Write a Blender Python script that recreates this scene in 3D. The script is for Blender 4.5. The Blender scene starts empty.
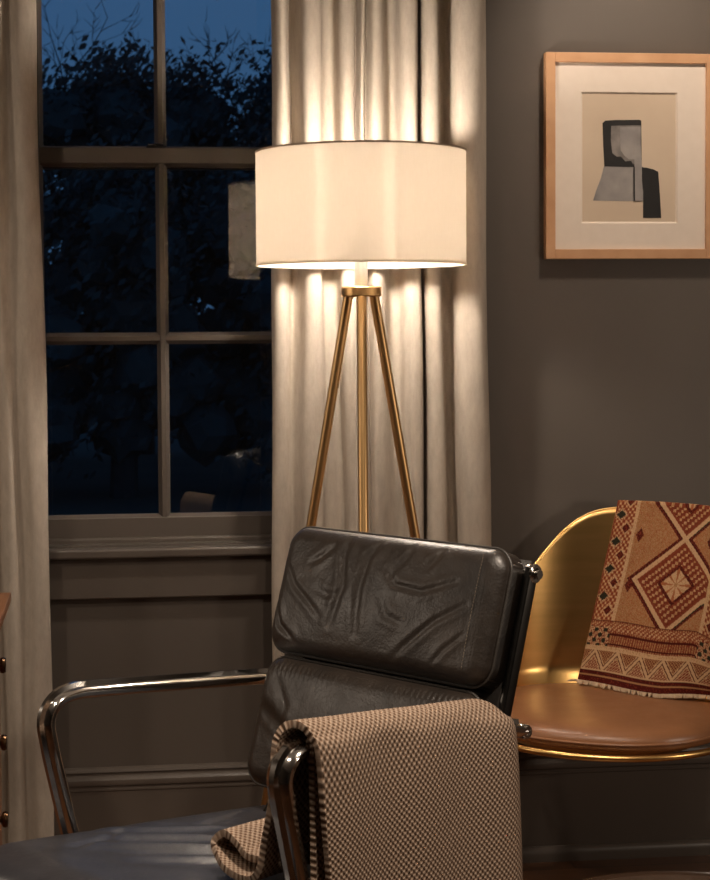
import bpy, bmesh, math, random
from mathutils import Vector, Matrix
random.seed(7)
scn = bpy.context.scene
col = scn.collection
PI = math.pi

# ------------------------------------------------------------------ materials
def lin(r, g, b):
    f = lambda c: (c/255)/12.92 if c <= 10 else (((c/255)+.055)/1.055)**2.4
    return (f(r), f(g), f(b), 1)

def base_mat(name, color, rough=.5, metal=0, spec=.5):
    m = bpy.data.materials.new(name); m.use_nodes = True
    nt = m.node_tree; b = nt.nodes['Principled BSDF']
    b.inputs['Base Color'].default_value = tuple(color[:3]) + (1,)
    b.inputs['Roughness'].default_value = rough
    b.inputs['Metallic'].default_value = metal
    b.inputs['Specular IOR Level'].default_value = spec
    return m, nt, b

def noise(nt, scale, detail=3, coord='Object', stretch=None, rough=.5):
    tc = nt.nodes.new('ShaderNodeTexCoord')
    out = tc.outputs[coord]
    if stretch:
        mp = nt.nodes.new('ShaderNodeMapping'); mp.inputs['Scale'].default_value = stretch
        nt.links.new(out, mp.inputs['Vector']); out = mp.outputs['Vector']
    n = nt.nodes.new('ShaderNodeTexNoise')
    n.inputs['Scale'].default_value = scale; n.inputs['Detail'].default_value = detail
    n.inputs['Roughness'].default_value = rough
    nt.links.new(out, n.inputs['Vector'])
    return n.outputs['Fac']

def ramp(nt, fac, stops):
    r = nt.nodes.new('ShaderNodeValToRGB')
    while len(r.color_ramp.elements) < len(stops): r.color_ramp.elements.new(.5)
    for e, (p, c) in zip(r.color_ramp.elements, stops): e.position = p; e.color = tuple(c[:3]) + (1,)
    nt.links.new(fac, r.inputs['Fac'])
    return r.outputs['Color']

def bump(nt, b, fac, strength=.3, dist=.001, prev=None):
    n = nt.nodes.new('ShaderNodeBump')
    n.inputs['Strength'].default_value = strength; n.inputs['Distance'].default_value = dist
    nt.links.new(fac, n.inputs['Height'])
    if prev: nt.links.new(prev, n.inputs['Normal'])
    nt.links.new(n.outputs['Normal'], b.inputs['Normal'])
    return n.outputs['Normal']

def simple(name, c1, c2, scale=20, rough=.5, metal=0, bstr=.15, bdist=.001, bscale=None, stretch=None, spec=.5, coord='Object'):
    m, nt, b = base_mat(name, c1, rough, metal, spec)
    f = noise(nt, scale, 4, coord, stretch)
    nt.links.new(ramp(nt, f, [(.3, c1), (.7, c2)]), b.inputs['Base Color'])
    if bstr: bump(nt, b, noise(nt, bscale or scale*4, 4, coord, stretch), bstr, bdist)
    return m

M = {}
M['wall'] = simple('wall_paint', (.106,.087,.072), (.115,.094,.078), 3, .55, 0, .08, .0006, 220)
M['trim'] = simple('trim_paint', (.112,.091,.075), (.121,.099,.082), 4, .38, 0, .05, .0004, 120)
M['ceiling'] = simple('ceiling_paint', (.45,.40,.35), (.48,.43,.38), 3, .8, 0, .05, .0005, 150)
M['floor'] = None
M['linen'] = None
M['chrome'] = simple('polished_aluminium', (.62,.60,.57), (.70,.68,.65), 30, .13, 1, .02, .0002, 60)
M['dark_metal'] = simple('dark_metal', (.05,.047,.043), (.07,.065,.06), 30, .3, 1, .02, .0002, 60)
M['lamp_brass'] = simple('antique_brass', (.72,.44,.19), (.80,.51,.23), 40, .40, 1, .04, .0003, 200, (1,1,.1))
M['oak'] = simple('pale_wood_frame', lin(196,148,108), lin(212,166,126), 14, .5, 0, .1, .0005, 60, (1,1,1))
M['mat'] = simple('mat_board', (.80,.69,.59), (.83,.72,.62), 40, .85, 0, .05, .0002, 300)
M['walnut'] = simple('reddish_wood', (.20,.075,.028), (.30,.125,.05), 7, .32, 0, .08, .0004, 40, (6,1,6))
M['darkwood'] = simple('dark_glossy_wood', (.022,.010,.005), (.035,.017,.009), 9, .22, 0, .05, .0003, 40, (1,8,1))
M['bronze'] = simple('bronze_knob', (.10,.055,.03), (.14,.08,.04), 40, .3, 1, .03, .0002, 90)
M['bark'] = simple('bark', (.02,.022,.024), (.035,.035,.035), 6, .9, 0, .4, .01, 12)
M['leaf'] = simple('night_leaves', (.035,.05,.05), (.06,.075,.07), 2, .8, 0, 0)
M['grass'] = simple('night_lawn', (.02,.03,.025), (.035,.045,.035), 1, .95, 0, .3, .02, 8)
M['plastic'] = simple('black_plastic', (.015,.014,.013), (.022,.02,.019), 30, .4, 0, .03, .0002, 90)

def mk_floor():
    m, nt, b = base_mat('wood_floor', (.07,.03,.015), .28)
    tc = nt.nodes.new('ShaderNodeTexCoord')
    br = nt.nodes.new('ShaderNodeTexBrick')
    br.inputs['Color1'].default_value = (.12,.05,.023,1); br.inputs['Color2'].default_value = (.16,.07,.032,1)
    br.inputs['Mortar'].default_value = (.02,.01,.006,1); br.inputs['Scale'].default_value = 1
    br.inputs['Mortar Size'].default_value = .0015; br.inputs['Brick Width'].default_value = 1.1; br.inputs['Row Height'].default_value = .085
    nt.links.new(tc.outputs['Object'], br.inputs['Vector'])
    n = noise(nt, 6, 5, 'Object', (1.2,14,1))
    mx = nt.nodes.new('ShaderNodeMix'); mx.data_type = 'RGBA'; mx.blend_type = 'MULTIPLY'
    mx.inputs[0].default_value = .5
    nt.links.new(br.outputs['Color'], mx.inputs[6]); nt.links.new(ramp(nt, n, [(.3,(.5,.5,.5)), (.7,(1,1,1))]), mx.inputs[7])
    nt.links.new(mx.outputs[2], b.inputs['Base Color'])
    bump(nt, b, n, .1, .0006)
    return m
M['floor'] = mk_floor()

def mk_linen():
    m, nt, b = base_mat('linen_curtain', (.5,.42,.34), .9, 0, .15)
    n = noise(nt, 55, 5, 'Object', (1,1,.35), .7)
    nt.links.new(ramp(nt, n, [(.3,(.46,.395,.325)), (.7,(.585,.51,.425))]), b.inputs['Base Color'])
    h = noise(nt, 420, 3, 'Object', (1,1,.5))
    n2 = noise(nt, 16, 4, 'Object', (1,1,.6))
    p = bump(nt, b, h, .25, .001)
    bump(nt, b, n2, .25, .006, p)
    tr = nt.nodes.new('ShaderNodeBsdfTranslucent'); tr.inputs['Color'].default_value = (.5,.38,.26,1)
    mx = nt.nodes.new('ShaderNodeMixShader'); mx.inputs[0].default_value = .12
    nt.links.new(b.outputs[0], mx.inputs[1]); nt.links.new(tr.outputs[0], mx.inputs[2])
    nt.links.new(mx.outputs[0], nt.nodes['Material Output'].inputs[0])
    return m
M['linen'] = mk_linen()

def mk_leather(name, c1, c2, rough, cell=230, bstr=.25, crease=.3):
    m, nt, b = base_mat(name, c1, rough, 0, .6)
    n = noise(nt, 9, 5, 'Object', None, .65)
    nt.links.new(ramp(nt, n, [(.3, c1), (.72, c2)]), b.inputs['Base Color'])
    tc = nt.nodes.new('ShaderNodeTexCoord')
    v = nt.nodes.new('ShaderNodeTexVoronoi'); v.inputs['Scale'].default_value = cell
    nt.links.new(tc.outputs['Object'], v.inputs['Vector'])
    p = bump(nt, b, v.outputs['Distance'], bstr, .0006)
    n2 = noise(nt, 22, 5, 'Object', None, .6)
    bump(nt, b, n2, crease, .004, p)
    r = nt.nodes.new('ShaderNodeMapRange'); r.inputs[3].default_value = rough-.07; r.inputs[4].default_value = rough+.13
    nt.links.new(n2, r.inputs[0]); nt.links.new(r.outputs[0], b.inputs['Roughness'])
    return m
M['black_leather'] = mk_leather('black_leather', (.013,.0098,.0078), (.030,.022,.0165), .36, 230, .3, .45)
M['blue_sheen_leather'] = mk_leather('black_leather_blue_sheen', (.026,.026,.030), (.044,.044,.051), .30, 230, .2, .35)  # blue sheen of light on black leather put into the base colour
M['piping'] = mk_leather('black_leather_piping', (.02,.016,.013), (.03,.025,.02), .42)
M['tan_leather'] = mk_leather('tan_leather', (.27,.115,.05), (.34,.155,.07), .33, 260, .15, .2)
M['stitch'] = simple('dark_thread', (.10,.08,.06), (.14,.11,.08), 60, .8, 0, 0)

def mk_brass_shell():
    m, nt, b = base_mat('brushed_brass', (.90,.56,.20), .31, 1)
    n = noise(nt, 5, 4, 'Object', (1,1,9))
    nt.links.new(ramp(nt, n, [(.3,(.82,.50,.175)), (.7,(.93,.58,.22))]), b.inputs['Base Color'])
    n2 = noise(nt, 60, 3, 'Object', (.3,.3,12))
    bump(nt, b, n2, .12, .0005)
    return m
M['brass_shell'] = mk_brass_shell()

def mk_shade():
    m, nt, b = base_mat('lamp_shade_fabric', (.86,.80,.72), .85, 0, .1)
    n = noise(nt, 300, 2, 'Object', (1,1,.15))
    nt.links.new(ramp(nt, n, [(.3,(.83,.77,.68)), (.7,(.88,.82,.74))]), b.inputs['Base Color'])
    bump(nt, b, n, .1, .0006)
    tr = nt.nodes.new('ShaderNodeBsdfTranslucent'); tr.inputs['Color'].default_value = (.93,.87,.79,1)
    mx = nt.nodes.new('ShaderNodeMixShader'); mx.inputs[0].default_value = .62
    nt.links.new(b.outputs[0], mx.inputs[1]); nt.links.new(tr.outputs[0], mx.inputs[2])
    nt.links.new(mx.outputs[0], nt.nodes['Material Output'].inputs[0])
    return m
M['shade'] = mk_shade()
M['shade_trim'] = simple('shade_trim', (.42,.32,.24), (.46,.36,.27), 60, .8, 0, 0)
M['white_lacquer'] = simple('white_lacquer', (.78,.72,.64), (.82,.76,.68), 30, .4, 0, .02, .0002, 80)

def mk_bulb(s):
    m = bpy.data.materials.new('glowing_bulb'); m.use_nodes = True
    nt = m.node_tree; b = nt.nodes['Principled BSDF']
    b.inputs['Base Color'].default_value = (1,.9,.75,1)
    b.inputs['Emission Color'].default_value = (1,.87,.74,1)
    b.inputs['Emission Strength'].default_value = s
    return m
M['bulb'] = mk_bulb(320)

def mk_glass():
    m = bpy.data.materials.new('window_glass'); m.use_nodes = True
    nt = m.node_tree
    for n in list(nt.nodes):
        if n.type == 'BSDF_PRINCIPLED': nt.nodes.remove(n)
    t = nt.nodes.new('ShaderNodeBsdfTransparent'); t.inputs['Color'].default_value = (.96,.98,.98,1)
    g = nt.nodes.new('ShaderNodeBsdfGlossy'); g.inputs['Roughness'].default_value = 0; g.inputs['Color'].default_value = (1,1,1,1)
    lw = nt.nodes.new('ShaderNodeLayerWeight'); lw.inputs['Blend'].default_value = .25
    mr = nt.nodes.new('ShaderNodeMapRange'); mr.inputs[3].default_value = .06; mr.inputs[4].default_value = .6
    nt.links.new(lw.outputs['Fresnel'], mr.inputs[0])
    mr.inputs[1].default_value = .04
    mx = nt.nodes.new('ShaderNodeMixShader')
    nt.links.new(mr.outputs[0], mx.inputs[0]); nt.links.new(t.outputs[0], mx.inputs[1]); nt.links.new(g.outputs[0], mx.inputs[2])
    nt.links.new(mx.outputs[0], nt.nodes['Material Output'].inputs[0])
    return m
M['glass'] = mk_glass()

def mk_knit():
    m, nt, b = base_mat('woven_throw', (.3,.22,.15), .95, 0, .1)
    tc = nt.nodes.new('ShaderNodeTexCoord')
    sp = nt.nodes.new('ShaderNodeSeparateXYZ'); nt.links.new(tc.outputs['UV'], sp.inputs[0])
    def sn(out, k):
        a = nt.nodes.new('ShaderNodeMath'); a.operation = 'MULTIPLY'; a.inputs[1].default_value = k; nt.links.new(out, a.inputs[0])
        s = nt.nodes.new('ShaderNodeMath'); s.operation = 'SINE'; nt.links.new(a.outputs[0], s.inputs[0]); return s.outputs[0]
    k = 2*PI/.0102
    mu = nt.nodes.new('ShaderNodeMath'); mu.operation = 'MULTIPLY'
    nt.links.new(sn(sp.outputs[0], k), mu.inputs[0]); nt.links.new(sn(sp.outputs[1], k), mu.inputs[1])
    mr = nt.nodes.new('ShaderNodeMapRange'); mr.inputs[1].default_value = -1; nt.links.new(mu.outputs[0], mr.inputs[0])
    n = noise(nt, 500, 3, 'UV'); n3 = noise(nt, 9, 3, 'UV')
    ad = nt.nodes.new('ShaderNodeMath'); ad.operation = 'MULTIPLY_ADD'; ad.inputs[1].default_value = .25
    nt.links.new(n, ad.inputs[0]); nt.links.new(mr.outputs[0], ad.inputs[2])
    nt.links.new(ramp(nt, ad.outputs[0], [(.22,(.12,.072,.045)), (.5,(.29,.195,.135)), (.85,(.47,.355,.27))]), b.inputs['Base Color'])
    bump(nt, b, ad.outputs[0], .9, .003)
    return m
M['knit'] = mk_knit()

def mk_vcol(name, rough=.95):
    m, nt, b = base_mat(name, (.4,.2,.1), rough, 0, .1)
    a = nt.nodes.new('ShaderNodeAttribute'); a.attribute_name = 'weave'
    n = noise(nt, 700, 2, 'Object')
    mx = nt.nodes.new('ShaderNodeMix'); mx.data_type = 'RGBA'; mx.blend_type = 'MULTIPLY'; mx.inputs[0].default_value = .7
    nt.links.new(a.outputs['Color'], mx.inputs[6]); nt.links.new(ramp(nt, n, [(.3,(.5,.5,.5)), (.65,(1,1,1))]), mx.inputs[7])
    nt.links.new(mx.outputs[2], b.inputs['Base Color'])
    bump(nt, b, n, .5, .0015)
    return m
M['kilim'] = mk_vcol('woven_textile')
M['fringe'] = simple('cream_fringe', (.55,.40,.26), (.66,.50,.34), 80, .95, 0, .4, .001, 300)
M['print_paper'] = simple('print_paper', (.62,.49,.37), (.66,.53,.40), 12, .85, 0, .04, .0002, 200)
M['ink'] = simple('black_ink', (.008,.007,.007), (.014,.012,.012), 30, .7, 0, 0)
M['grey_ink'] = simple('grey_ink', (.20,.185,.185), (.36,.33,.31), 16, .8, 0, 0)
M['mid_ink'] = simple('mid_grey_ink', (.12,.105,.10), (.30,.27,.25), 22, .8, 0, 0)
M['line_ink'] = simple('pale_line', (.42,.35,.28), (.46,.38,.3), 30, .8, 0, 0)

# ------------------------------------------------------------------ mesh helpers
class MB:
    def __init__(s): s.v = []; s.f = []; s.mi = []
    def add(s, vs, fs, mi=0):
        o = len(s.v); s.v += [tuple(v) for v in vs]; s.f += [tuple(i+o for i in f) for f in fs]; s.mi += [mi]*len(fs); return s
    def box(s, x0, x1, y0, y1, z0, z1, mi=0):
        v = [(x,y,z) for x in (x0,x1) for y in (y0,y1) for z in (z0,z1)]
        return s.add(v, [(0,1,3,2),(4,6,7,5),(0,4,5,1),(2,3,7,6),(0,2,6,4),(1,5,7,3)], mi)
    def tube(s, pts, r, n=12, closed=False, mi=0):
        pts = [Vector(p) for p in pts]; N = len(pts)
        rs = r if isinstance(r, (list,tuple)) else [r]*N
        vs = []; prev = None
        for i, p in enumerate(pts):
            a = pts[(i-1) % N] if (closed or i > 0) else p
            b = pts[(i+1) % N] if (closed or i < N-1) else p
            t = (b-a).normalized()
            if prev is None:
                u = t.orthogonal().normalized()
            else:
                u = (prev - t*prev.dot(t)).normalized()
            prev = u; w = t.cross(u)
            for k in range(n):
                an = 2*PI*k/n; vs.append(p + (u*math.cos(an)+w*math.sin(an))*rs[i])
        fs = []
        for i in range(N if closed else N-1):
            j = (i+1) % N
            for k in range(n): fs.append((i*n+k, i*n+(k+1)%n, j*n+(k+1)%n, j*n+k))
        if not closed:
            fs.append(tuple(range(n-1,-1,-1))); fs.append(tuple(range((N-1)*n, N*n)))
        return s.add(vs, fs, mi)
    def lathe(s, prof, c=(0,0,0), n=48, axis=Vector((0,0,1)), mi=0):
        # prof: list of (radius, height)
        ax = Vector(axis).normalized(); u = ax.orthogonal().normalized(); w = ax.cross(u); c = Vector(c)
        vs = []
        for r, h in prof:
            for k in range(n):
                a = 2*PI*k/n; vs.append(c + ax*h + (u*math.cos(a)+w*math.sin(a))*max(r,1e-5))
        fs = []
        for i in range(len(prof)-1):
            for k in range(n): fs.append((i*n+k, i*n+(k+1)%n, (i+1)*n+(k+1)%n, (i+1)*n+k))
        return s.add(vs, fs, mi)
    def sweep(s, path, prof, B, mi=0):
        # path points, prof list of (b, n): b along fixed vector B, n along in-plane normal
        path = [Vector(p) for p in path]; B = Vector(B).normalized(); N = len(path); n = len(prof); vs = []
        for i, p in enumerate(path):
            t = (path[min(i+1,N-1)]-path[max(i-1,0)]).normalized(); nn = B.cross(t).normalized()
            for b, h in prof: vs.append(p + B*b + nn*h)
        fs = [(i*n+k, i*n+(k+1)%n, (i+1)*n+(k+1)%n, (i+1)*n+k) for i in range(N-1) for k in range(n)]
        fs.append(tuple(range(n-1,-1,-1))); fs.append(tuple(range((N-1)*n, N*n)))
        return s.add(vs, fs, mi)
    def grid(s, fn, nu, nv, mi=0):
        vs = [fn(i/(nu-1), j/(nv-1)) for j in range(nv) for i in range(nu)]
        fs = [(j*nu+i, j*nu+i+1, (j+1)*nu+i+1, (j+1)*nu+i) for j in range(nv-1) for i in range(nu-1)]
        return s.add(vs, fs, mi)
    def build(s, name, mats, parent=None, smooth=True, bevel=0, segs=2, weld=0, autos=40, solid=0, soff=-1, sub=0, recalc=True):
        me = bpy.data.meshes.new(name); me.from_pydata(s.v, [], s.f)
        mats = mats if isinstance(mats, (list,tuple)) else [mats]
        for m in mats: me.materials.append(m)
        for p, mi in zip(me.polygons, s.mi): p.material_index = mi
        if weld or recalc:
            bm = bmesh.new(); bm.from_mesh(me)
            if weld: bmesh.ops.remove_doubles(bm, verts=bm.verts, dist=weld)
            bmesh.ops.recalc_face_normals(bm, faces=bm.faces)
            bm.to_mesh(me); bm.free()
        if smooth:
            me.shade_smooth()
            me.set_sharp_from_angle(angle=math.radians(autos))
        me.update()
        o = bpy.data.objects.new(name, me); col.objects.link(o)
        if parent is not None:
            o.parent = parent
            w = Matrix.Identity(4); q = parent
            while q is not None:
                w = Matrix.Translation(q.location) @ w if q.type == 'EMPTY' else w
                q = q.parent
            if parent.type == 'EMPTY': o.matrix_parent_inverse = w.inverted()
        if sub:
            md = o.modifiers.new('sub', 'SUBSURF'); md.levels = md.render_levels = sub
        if solid:
            md = o.modifiers.new('solid', 'SOLIDIFY'); md.thickness = solid; md.offset = soff
        if bevel:
            md = o.modifiers.new('bevel', 'BEVEL'); md.width = bevel; md.segments = segs; md.limit_method = 'ANGLE'; md.angle_limit = math.radians(35)
        return o

def thing(name, label, cat, loc, group=None):
    o = bpy.data.objects.new(name, None); col.objects.link(o); o.location = loc; o.empty_display_size = .1
    o['label'] = label; o['category'] = cat
    if group: o['group'] = group
    return o
def tag(o, label, cat, group=None):
    o['label'] = label; o['category'] = cat
    if group: o['group'] = group
    return o
def structure(o): o['kind'] = 'structure'; return o

def cr(pts, n):
    """Catmull-Rom through points, n samples per span"""
    P = [Vector(p) for p in pts]; out = []
    for i in range(len(P)-1):
        p0 = P[max(i-1,0)]; p1 = P[i]; p2 = P[i+1]; p3 = P[min(i+2,len(P)-1)]
        for k in range(n):
            t = k/n
            out.append(.5*((2*p1)+(p2-p0)*t+(2*p0-5*p1+4*p2-p3)*t*t+(3*p1-p0-3*p2+p3)*t**3))
    out.append(P[-1]); return out
def interp(xs, ys, x):
    if x <= xs[0]: return ys[0]
    for i in range(len(xs)-1):
        if x <= xs[i+1]:
            t = (x-xs[i])/(xs[i+1]-xs[i]); return ys[i]+(ys[i+1]-ys[i])*t
    return ys[-1]
def sstep(a, b, x):
    t = max(0, min(1, (x-a)/(b-a))); return t*t*(3-2*t)

# ------------------------------------------------------------------ room shell
CEIL = 2.7; XL, XR, YB = -2.4, 3.4, -5.6
WX0, WX1, WZ0, WZ1 = -.235, .475, .80, 2.56     # window opening
b = MB()
T = .22
def wall_hole(b, x0, x1, z0, z1):
    b.box(x0, WX0, 0, T, z0, z1); b.box(WX1, x1, 0, T, z0, z1)
    b.box(WX0, WX1, 0, T, z0, WZ0); b.box(WX0, WX1, 0, T, WZ1, z1)
wall_hole(b, XL-.2, XR+.2, 0, CEIL)
structure(b.build('wall_back', M['wall'], smooth=False))
structure(MB().box(XL-.2, XL, YB, 0, 0, CEIL).build('wall_left', M['wall'], smooth=False))
structure(MB().box(XR, XR+.2, YB, 0, 0, CEIL).build('wall_right', M['wall'], smooth=False))
structure(MB().box(XL-.2, XR+.2, YB-.2, YB, 0, CEIL).build('wall_front', M['wall'], smooth=False))
structure(MB().box(XL-.2, XR+.2, YB-.2, T, -.1, 0).build('floor', M['floor'], smooth=False))
structure(MB().box(XL-.2, XR+.2, YB-.2, T, CEIL, CEIL+.1).build('ceiling', M['ceiling'], smooth=False))

# baseboard, one moulded profile (y, z)
prof = [(0,.268),(-.004,.268),(-.011,.264),(-.013,.258),(-.009,.2535),(-.009,.2505),(-.016,.2475),(-.0215,.241),(-.0225,.234),(-.021,.2285),(-.0165,.2245),(-.0165,.2205),(-.019,.219),(-.019,.2155),(-.0165,.213),
        (-.0165,.036),(-.021,.036),(-.026,.033),(-.0305,.026),(-.032,.018),(-.032,0),(0,0)]
b = MB(); n = len(prof)
vs = [(XL,y,z) for y,z in prof] + [(XR,y,z) for y,z in prof]
b.add(vs, [(k,(k+1)%n,(k+1)%n+n,k+n) for k in range(n)] + [tuple(range(n)), tuple(range(2*n-1,n-1,-1))])
structure(b.build('baseboard_back', M['trim'], autos=30))

# ------------------------------------------------------------------ window
w = thing('window_1', '', '', (.12, 0, WZ0)); del w['label']; del w['category']; structure(w)
# casing and jamb
b = MB()
b.box(WX0-.10, WX0, -.022, 0, WZ0-.005, WZ1+.10); b.box(WX1, WX1+.10, -.022, 0, WZ0-.005, WZ1+.10); b.box(WX0, WX1, -.022, 0, WZ1, WZ1+.10)
b.box(WX0, WX0+.02, 0, T-.01, WZ0, WZ1); b.box(WX1-.02, WX1, 0, T-.01, WZ0, WZ1); b.box(WX0+.02, WX1-.02, 0, T-.01, WZ1-.02, WZ1)
b.box(WX0+.02, WX1-.02, .05, T+.03, WZ0-.03, WZ0+.005)
b.build('window_frame', M['trim'], w, bevel=.002)
GX0, GX1 = WX0+.02, WX1-.02
MX = .1195; MH = .0105
def sash(name, y0, y1, z0, z1, zbot, ztop, mz):
    b = MB(); st = .045
    b.box(GX0, GX0+st, y0, y1, z0, z1); b.box(GX1-st, GX1, y0, y1, z0, z1)
    b.box(GX0+st, GX1-st, y0, y1, z0, zbot); b.box(GX0+st, GX1-st, y0, y1, ztop, z1)
    ym = y0+.004
    b.box(MX-MH*.62, MX+MH*.62, ym, y1-.002, zbot, ztop)
    b.box(GX0+st, MX-MH*.62, ym, y1-.002, mz-MH*.62, mz+MH*.62); b.box(MX+MH*.62, GX1-st, ym, y1-.002, mz-MH*.62, mz+MH*.62)
    # moulded inner edges (chamfered beads) around panes
    o = b.build(name, M['trim'], w, bevel=.0015)
    c = MB(); xs = [GX0+st, MX-MH*.62, MX+MH*.62, GX1-st]; zs = [zbot, mz-MH*.62, mz+MH*.62, ztop]
    for i in (0,2):
        for j in (0,2):
            x0,x1,za,zb = xs[i],xs[i+1],zs[j],zs[j+1]; d = .0078
            out = [(x0,za),(x1,za),(x1,zb),(x0,zb)]; inn = [(x0+d,za+d),(x1-d,za+d),(x1-d,zb-d),(x0+d,zb-d)]
            v = [(x,y0+.006,z) for x,z in out] + [(x,y0+.016,z) for x,z in inn] + [(x,y0+.020,z) for x,z in inn] + [(x,y0+.020,z) for x,z in out]
            f = []
            for k in range(4):
                l = (k+1)%4
                f += [(k,l,4+l,4+k),(4+k,4+l,8+l,8+k),(8+k,8+l,12+l,12+k),(12+k,12+l,l,k)]
            c.add(v, f)
    c.build('pane_moulding', M['trim'], o, autos=20)
    g = MB()
    g.box(GX0+st-.004, GX1-st+.004, y0+.020, y0+.024, zbot-.004, ztop+.004)
    return o, g
lo, lg = sash('lower_sash', .055, .092, WZ0+.006, 1.7465, .858, 1.7095, 1.2905)
up, ug = sash('upper_sash', .097, .134, 1.700, WZ1-.022, 1.748, WZ1-.07, 2.168)
lg.build('window_pane', M['glass'], lo, smooth=False); ug.build('window_pane', M['glass'], up, smooth=False)
# stool (sill) and apron
b = MB(); b.box(WX0-.12, WX1+.12, -.043, .0, .772, .796); b.box(GX0, GX1, 0, .055, .772, .796)
b.build('sill', M['trim'], w, bevel=.006, segs=3)
b = MB(); b.box(GX0, GX1, .040, .055, .796, .812)
b.build('sill_bead', M['trim'], w, bevel=.005, segs=3)
b = MB(); b.box(WX0-.095, WX1+.095, -.022, 0, .674, .772)
b.build('apron', M['trim'], w, bevel=.004, segs=2)
b = MB(); b.box(MX-.035, MX+.012, .062, .09, 1.7475, 1.752); b.tube([(MX-.03,.072,1.754),(MX-.005,.070,1.756),(MX+.006,.072,1.754)], .0035, 8); b.lathe([(0,0),(.008,0),(.008,.007),(.004,.009),(0,.009)], (MX-.008,.075,1.751), 16)
b.build('sash_latch', M['dark_metal'], w, bevel=.001)

# ------------------------------------------------------------------ curtains
def curtain(name, ctrl, zt, zb, relax, lean, label):
    pts = cr([(x, y, 0) for x, y in ctrl], 7)
    ym = -.09
    NZ = 46
    def fn(i, j):
        z = zb + (zt-zb)*j
        p = pts[i]
        a = relax(p.x, z)
        wob = .004*math.sin(z*3.1+p.x*23) + .003*math.sin(z*7.3+p.x*51)
        return (p.x + lean(p.x, z) + wob*.7, min(-.036, ym + (p.y-ym)*a + wob), z)
    b = MB()
    vs = [fn(i, j/(NZ-1)) for j in range(NZ) for i in range(len(pts))]; n = len(pts)
    b.add(vs, [(j*n+i, j*n+i+1, (j+1)*n+i+1, (j+1)*n+i) for j in range(NZ-1) for i in range(n-1)])
    o = b.build(name, M['linen'], solid=.002, soff=0, autos=180)
    return tag(o, label, 'curtain')
rc = [(.372,-.075),(.378,-.100),(.392,-.112),(.405,-.100),(.418,-.062),(.432,-.085),(.446,-.128),(.465,-.136),(.484,-.120),(.494,-.075),(.508,-.060),(.524,-.064),(.532,-.120),(.548,-.134),(.563,-.122),(.572,-.070),
      (.580,-.108),(.587,-.106),(.594,-.078),(.603,-.126),(.618,-.130),(.632,-.108),(.650,-.058),(.668,-.066),(.678,-.112),(.697,-.128),(.712,-.116),(.719,-.040),(.7225,-.036),(.727,-.112),(.745,-.130),(.763,-.120),(.772,-.070),(.786,-.052),(.798,-.058),(.806,-.110),(.825,-.132),(.850,-.134),(.870,-.115),(.882,-.070),(.886,-.040)]
def relax_r(x, z):
    low = sstep(1.75, .9, z)
    return 1 - low*(.62 if x < .69 else .3)
curtain('curtain', rc, 2.695, .012, relax_r, lambda x, z: (-.003 if x < .5 else .013)*sstep(1.9, .6, z), 'pleated beige linen curtain hanging behind the lit tripod lamp')
lc = [(-.150,-.060),(-.152,-.088),(-.166,-.106),(-.186,-.112),(-.203,-.098),(-.218,-.092),(-.236,-.112),(-.252,-.100),(-.268,-.060),(-.285,-.062),(-.305,-.115),(-.335,-.125),(-.36,-.07),(-.385,-.06),(-.41,-.12),(-.44,-.125),(-.47,-.06),(-.50,-.065),(-.53,-.12),(-.56,-.11),(-.58,-.05)]
curtain('curtain', lc, 2.695, .012, lambda x, z: 1-.35*sstep(1.8,.6,z), lambda x, z: -.020+.020*sstep(1.9, .7, z), 'beige linen curtain at the left edge, beside the wooden chest')

# ------------------------------------------------------------------ floor lamp
LX, LY = .541, -.36
lamp = thing('floor_lamp', 'lit tripod floor lamp with white drum shade and brass legs', 'lamp', (LX, LY, 0))
R = .2295; z0, z1 = 1.450, 1.6955
b = MB()
b.lathe([(R-.0015,z0),(R,z0),(R,z1),(R-.0015,z1),(R-.0015,z0)], (LX,LY,0), 96)
sh = b.build('lamp_shade', M['shade'], lamp, weld=.00001, autos=30)
b = MB()
b.lathe([(R-.003,z1-.002),(R+.0012,z1-.002),(R+.0012,z1+.002),(R-.003,z1+.002),(R-.003,z1-.002)], (LX,LY,0), 96)
b.build('shade_rim', M['shade_trim'], sh, autos=30)
b = MB()
b.lathe([(R-.003,z0-.001),(R+.001,z0-.001),(R+.001,z0+.004),(R-.003,z0+.004),(R-.003,z0-.001)], (LX,LY,0), 96)
b.build('shade_rim', M['shade'], sh, autos=30)
b = MB(); b.tube([(LX-R*.995*math.cos(1.2),LY-R*1.001*math.sin(1.2)*-1,z0),(LX-R*.995*math.cos(1.2),LY+R*1.001*math.sin(1.2),z1)], .002, 6)
b.build('shade_seam', M['shade'], sh)
b = MB()
for k in range(3):
    a = 2*PI*k/3+.4
    b.tube([(LX,LY,1.52),(LX+(R-.002)*math.cos(a),LY+(R-.002)*math.sin(a),1.52)], .0022, 6)
b.build('shade_spider', M['dark_metal'], lamp)
b = MB(); b.lathe([(0,1.398),(.0145,1.398),(.0145,1.520),(.012,1.525),(0,1.525)], (LX,LY,0), 32)
b.build('socket', M['white_lacquer'], lamp, autos=30)
b = MB(); b.lathe([(.012,1.525),(.014,1.535),(.026,1.555),(.032,1.58),(.029,1.602),(.018,1.617),(0,1.622)], (LX,LY,0), 32)
b.build('bulb', M['bulb'], lamp)
b = MB(); b.lathe([(0,1.381),(.042,1.381),(.0445,1.383),(.0445,1.401),(.042,1.4035),(0,1.4035)], (LX,LY,0), 64)
b.build('collar', M['lamp_brass'], lamp, autos=30, bevel=.001)
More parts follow.
